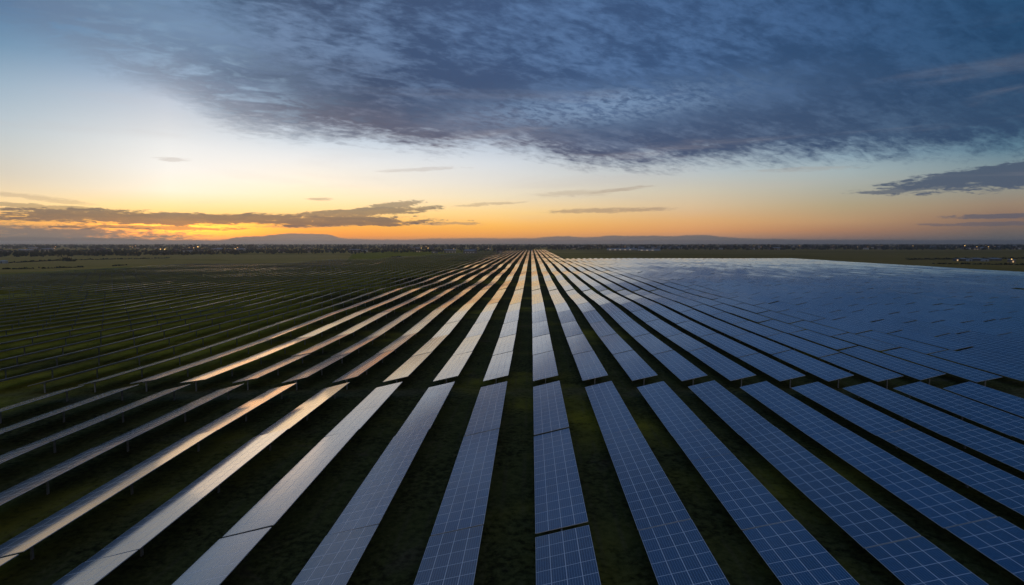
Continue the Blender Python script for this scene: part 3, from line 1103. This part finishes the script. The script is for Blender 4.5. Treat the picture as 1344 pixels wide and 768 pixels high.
BIGS = [lamp_mesh(14, 1.5, M_FLOOD), lamp_mesh(12, 0.9, M_FLOOD)]
for px, py_, v, lab in (
        (260, 330, 0, 'brightest yellow floodlight in the left town, under the sunset glow'),
        (254.5, 331, 1, 'orange floodlight just left of the brightest one'),
        (216.5, 334.5, 1, 'bright orange floodlight at the front edge of the left trees'),
        (211, 334.5, 1, 'dimmer small floodlight beside the bright orange one at the trees edge'),
        (73, 328, 1, 'lone warm floodlight at far left of the town'),
        (171, 327, 1, 'warm floodlight in the left town between two dark belts'),
        (178, 326, 1, 'warm floodlight farther back in the left town, close behind another'),
        (309, 333.5, 1, 'yellow floodlight in front of the dark trees, right of the brightest floodlight'),
        (312, 330.5, 1, 'reddish floodlight above the yellow one by the dark trees'),
        (562, 331.5, 1, 'orange floodlight near the left edge of the far solar rows'),
        (553, 331.5, 1, 'paired yellow floodlight left of the orange one near far solar rows'),
        (1198, 326, 1, 'warm floodlight on the right horizon, part of a tight bright pair'),
        (1266, 326.5, 0, 'orange floodlight at the right end of the town'),
        (1282, 328, 1, 'small orange floodlight close right of a larger one'),
        (1297, 328, 1, 'rightmost warm floodlight of the town skyline'),
        (1049, 325.8, 1, 'warm floodlight where the right town begins'),
        (984, 325, 1, 'left lamp of the bright cluster above the panel field'),
        (989, 325, 1, 'right lamp of the bright cluster above the panel field')):
    lamp(px, py_ + 0.5, BIGS[v], lab, None, 'floodlight', 'floodlight')

# warehouses with pale roofs, right of the far tip of the park
for px0, px1, py_, h, lab in (
        (797, 836, 328.6, 4.5, 'long pale warehouse nearest right of the far tip of the park'),
        (838, 866, 329.3, 4.5, 'shorter white-lit warehouse at the right end of the pale pair'),
        (820, 900, 326.2, 5.5, 'long dim warehouse behind the pale pair')):
    (xa, ya), (xb, yb) = ground_at(px0, py_), ground_at(px1, py_)
    root = empty('warehouse', ((xa + xb) / 2, (ya + yb) / 2, 0))
    tag(root, lab, 'warehouse', 'warehouses beyond the park')
    root.rotation_euler = (0, 0, math.atan2(yb - ya, xb - xa))
    L = math.hypot(xb - xa, yb - ya)
    w = MB()
    w.box(-L / 2, L / 2, -9, 9, -0.2, h)
    w.build('wall', [M_PALE], root)
    r = MB()
    r.v += [(-L / 2 - .5, -9.5, h), (L / 2 + .5, -9.5, h), (L / 2 + .5, 9.5, h), (-L / 2 - .5, 9.5, h), (-L / 2 - .5, 0, h + 2), (L / 2 + .5, 0, h + 2)]
    for q in ((0, 1, 5, 4), (2, 3, 4, 5), (1, 2, 5), (3, 0, 4), (3, 2, 1, 0)):
        r.f.append(q)
        r.mi.append(0)
    r.build('roof', [M_PALE], root)
    nb = max(4, int(L / 16))
    for k in range(nb):
        x = -L / 2 + L * (k + 0.5) / nb
        if rh.random() < 0.75:
            g = MB()
            g.box(x - 3.2, x + 3.2, -9.12, -8.98, 0.4, 3.4)
            g.build('loading_door', [M_WINC if 'dim' not in lab else M_DARK], root)


# compound of low sheds on the right
def shed(px0, px1, py_, h, label, wall, roof, d=6.0, lit=None):
    (xa, ya), (xb, yb) = ground_at(px0, py_), ground_at(px1, py_)
    root = empty('shed', ((xa + xb) / 2, (ya + yb) / 2, 0))
    root.rotation_euler = (0, 0, math.atan2(yb - ya, xb - xa))
    tag(root, label, 'shed', 'sheds of the compound')
    L = math.hypot(xb - xa, yb - ya)
    w = MB()
    w.box(-L / 2, L / 2, -d / 2, d / 2, -0.1, h)
    w.build('wall', [wall], root)
    r = MB()
    r.v += [(-L / 2 - .3, -d / 2 - .3, h), (L / 2 + .3, -d / 2 - .3, h), (L / 2 + .3, d / 2 + .3, h + .9), (-L / 2 - .3, d / 2 + .3, h + .9),
            (-L / 2 - .3, -d / 2 - .3, h + .15), (L / 2 + .3, -d / 2 - .3, h + .15), (L / 2 + .3, d / 2 + .3, h + 1.05), (-L / 2 - .3, d / 2 + .3, h + 1.05)]
    for q in ((3, 2, 1, 0), (4, 5, 6, 7), (0, 1, 5, 4), (1, 2, 6, 5), (2, 3, 7, 6), (3, 0, 4, 7)):
        r.f.append(q)
        r.mi.append(0)
    r.build('roof', [roof], root)
    g = MB()
    g.box(-0.9, 0.9, -d / 2 - 0.06, -d / 2 - 0.003, 0.0, min(2.2, h - 0.2))
    g.build('door', [lit or M_DARK], root)
    return root


shed(1252, 1258, 342.6, 2.4, 'small shed with a warm lit door at the left end of the compound', M_DARK, M_DARK, 5, M_WIN)
shed(1260, 1268, 342.6, 2.8, 'low pale-roofed shed beside the warm lit small shed', M_DARK, M_PALE, 6)
shed(1269.5, 1274, 343, 2.4, 'narrow whitish shed in the middle left of the compound', M_PALE, M_PALE, 5)
shed(1276, 1287, 342.4, 2.8, 'longest pale blue roofed shed of the compound', M_DARK, M_PALE, 7)
shed(1289, 1296, 343.2, 2.4, 'squat pale shed right of the longest compound shed', M_PALE, M_PALE, 5)
shed(1298, 1312, 342.2, 2.6, 'wide grey-blue shed left of the yellow compound floodlight', M_DARK, M_PALE, 8)
shed(1324, 1331, 344.5, 3.0, 'shed lit yellow on its front under the compound floodlight', M_WALL, M_PALE, 5, M_WIN)
lamp(1327.5, 345.6, lamp_mesh(5.0, 0.55, M_FLOOD), 'yellow floodlight on a short pole in the right compound', None, 'floodlight', 'floodlight')
hedge((1225, 346.5), (1344, 348), 1.8, 'long dark hedge in front of the right compound', 60, 2, 12)
hedge((1190, 341), (1360, 339.5), 2.6, 'tall dark hedge behind the right compound sheds', 60, 3, 13)
shed(1, 8, 345.8, 2.6, 'pale blue roofed shed at the far left edge behind the hedge', M_PALE, M_PALE, 6)

# ------------------------------------------------------------------ haze
HB = 14500.0
mb = MB()
mb.box(-HB, HB, -HB, HB, -1.2, 60.0)
hz = mb.build('haze', [])
tag(hz, 'thin dusk haze over the plain', 'haze', kind='stuff')
m = bpy.data.materials.new('air_haze')
m.use_nodes = True
nt = m.node_tree
nt.nodes.clear()
oo = nt.nodes.new('ShaderNodeOutputMaterial')
pv = nt.nodes.new('ShaderNodeVolumePrincipled')
pv.inputs['Color'].default_value = (0.86, 0.88, 0.92, 1)
pv.inputs['Density'].default_value = 8.5e-5
pv.inputs['Anisotropy'].default_value = 0.72
nt.links.new(pv.outputs[0], oo.inputs['Volume'])
hz.data.materials.append(m)
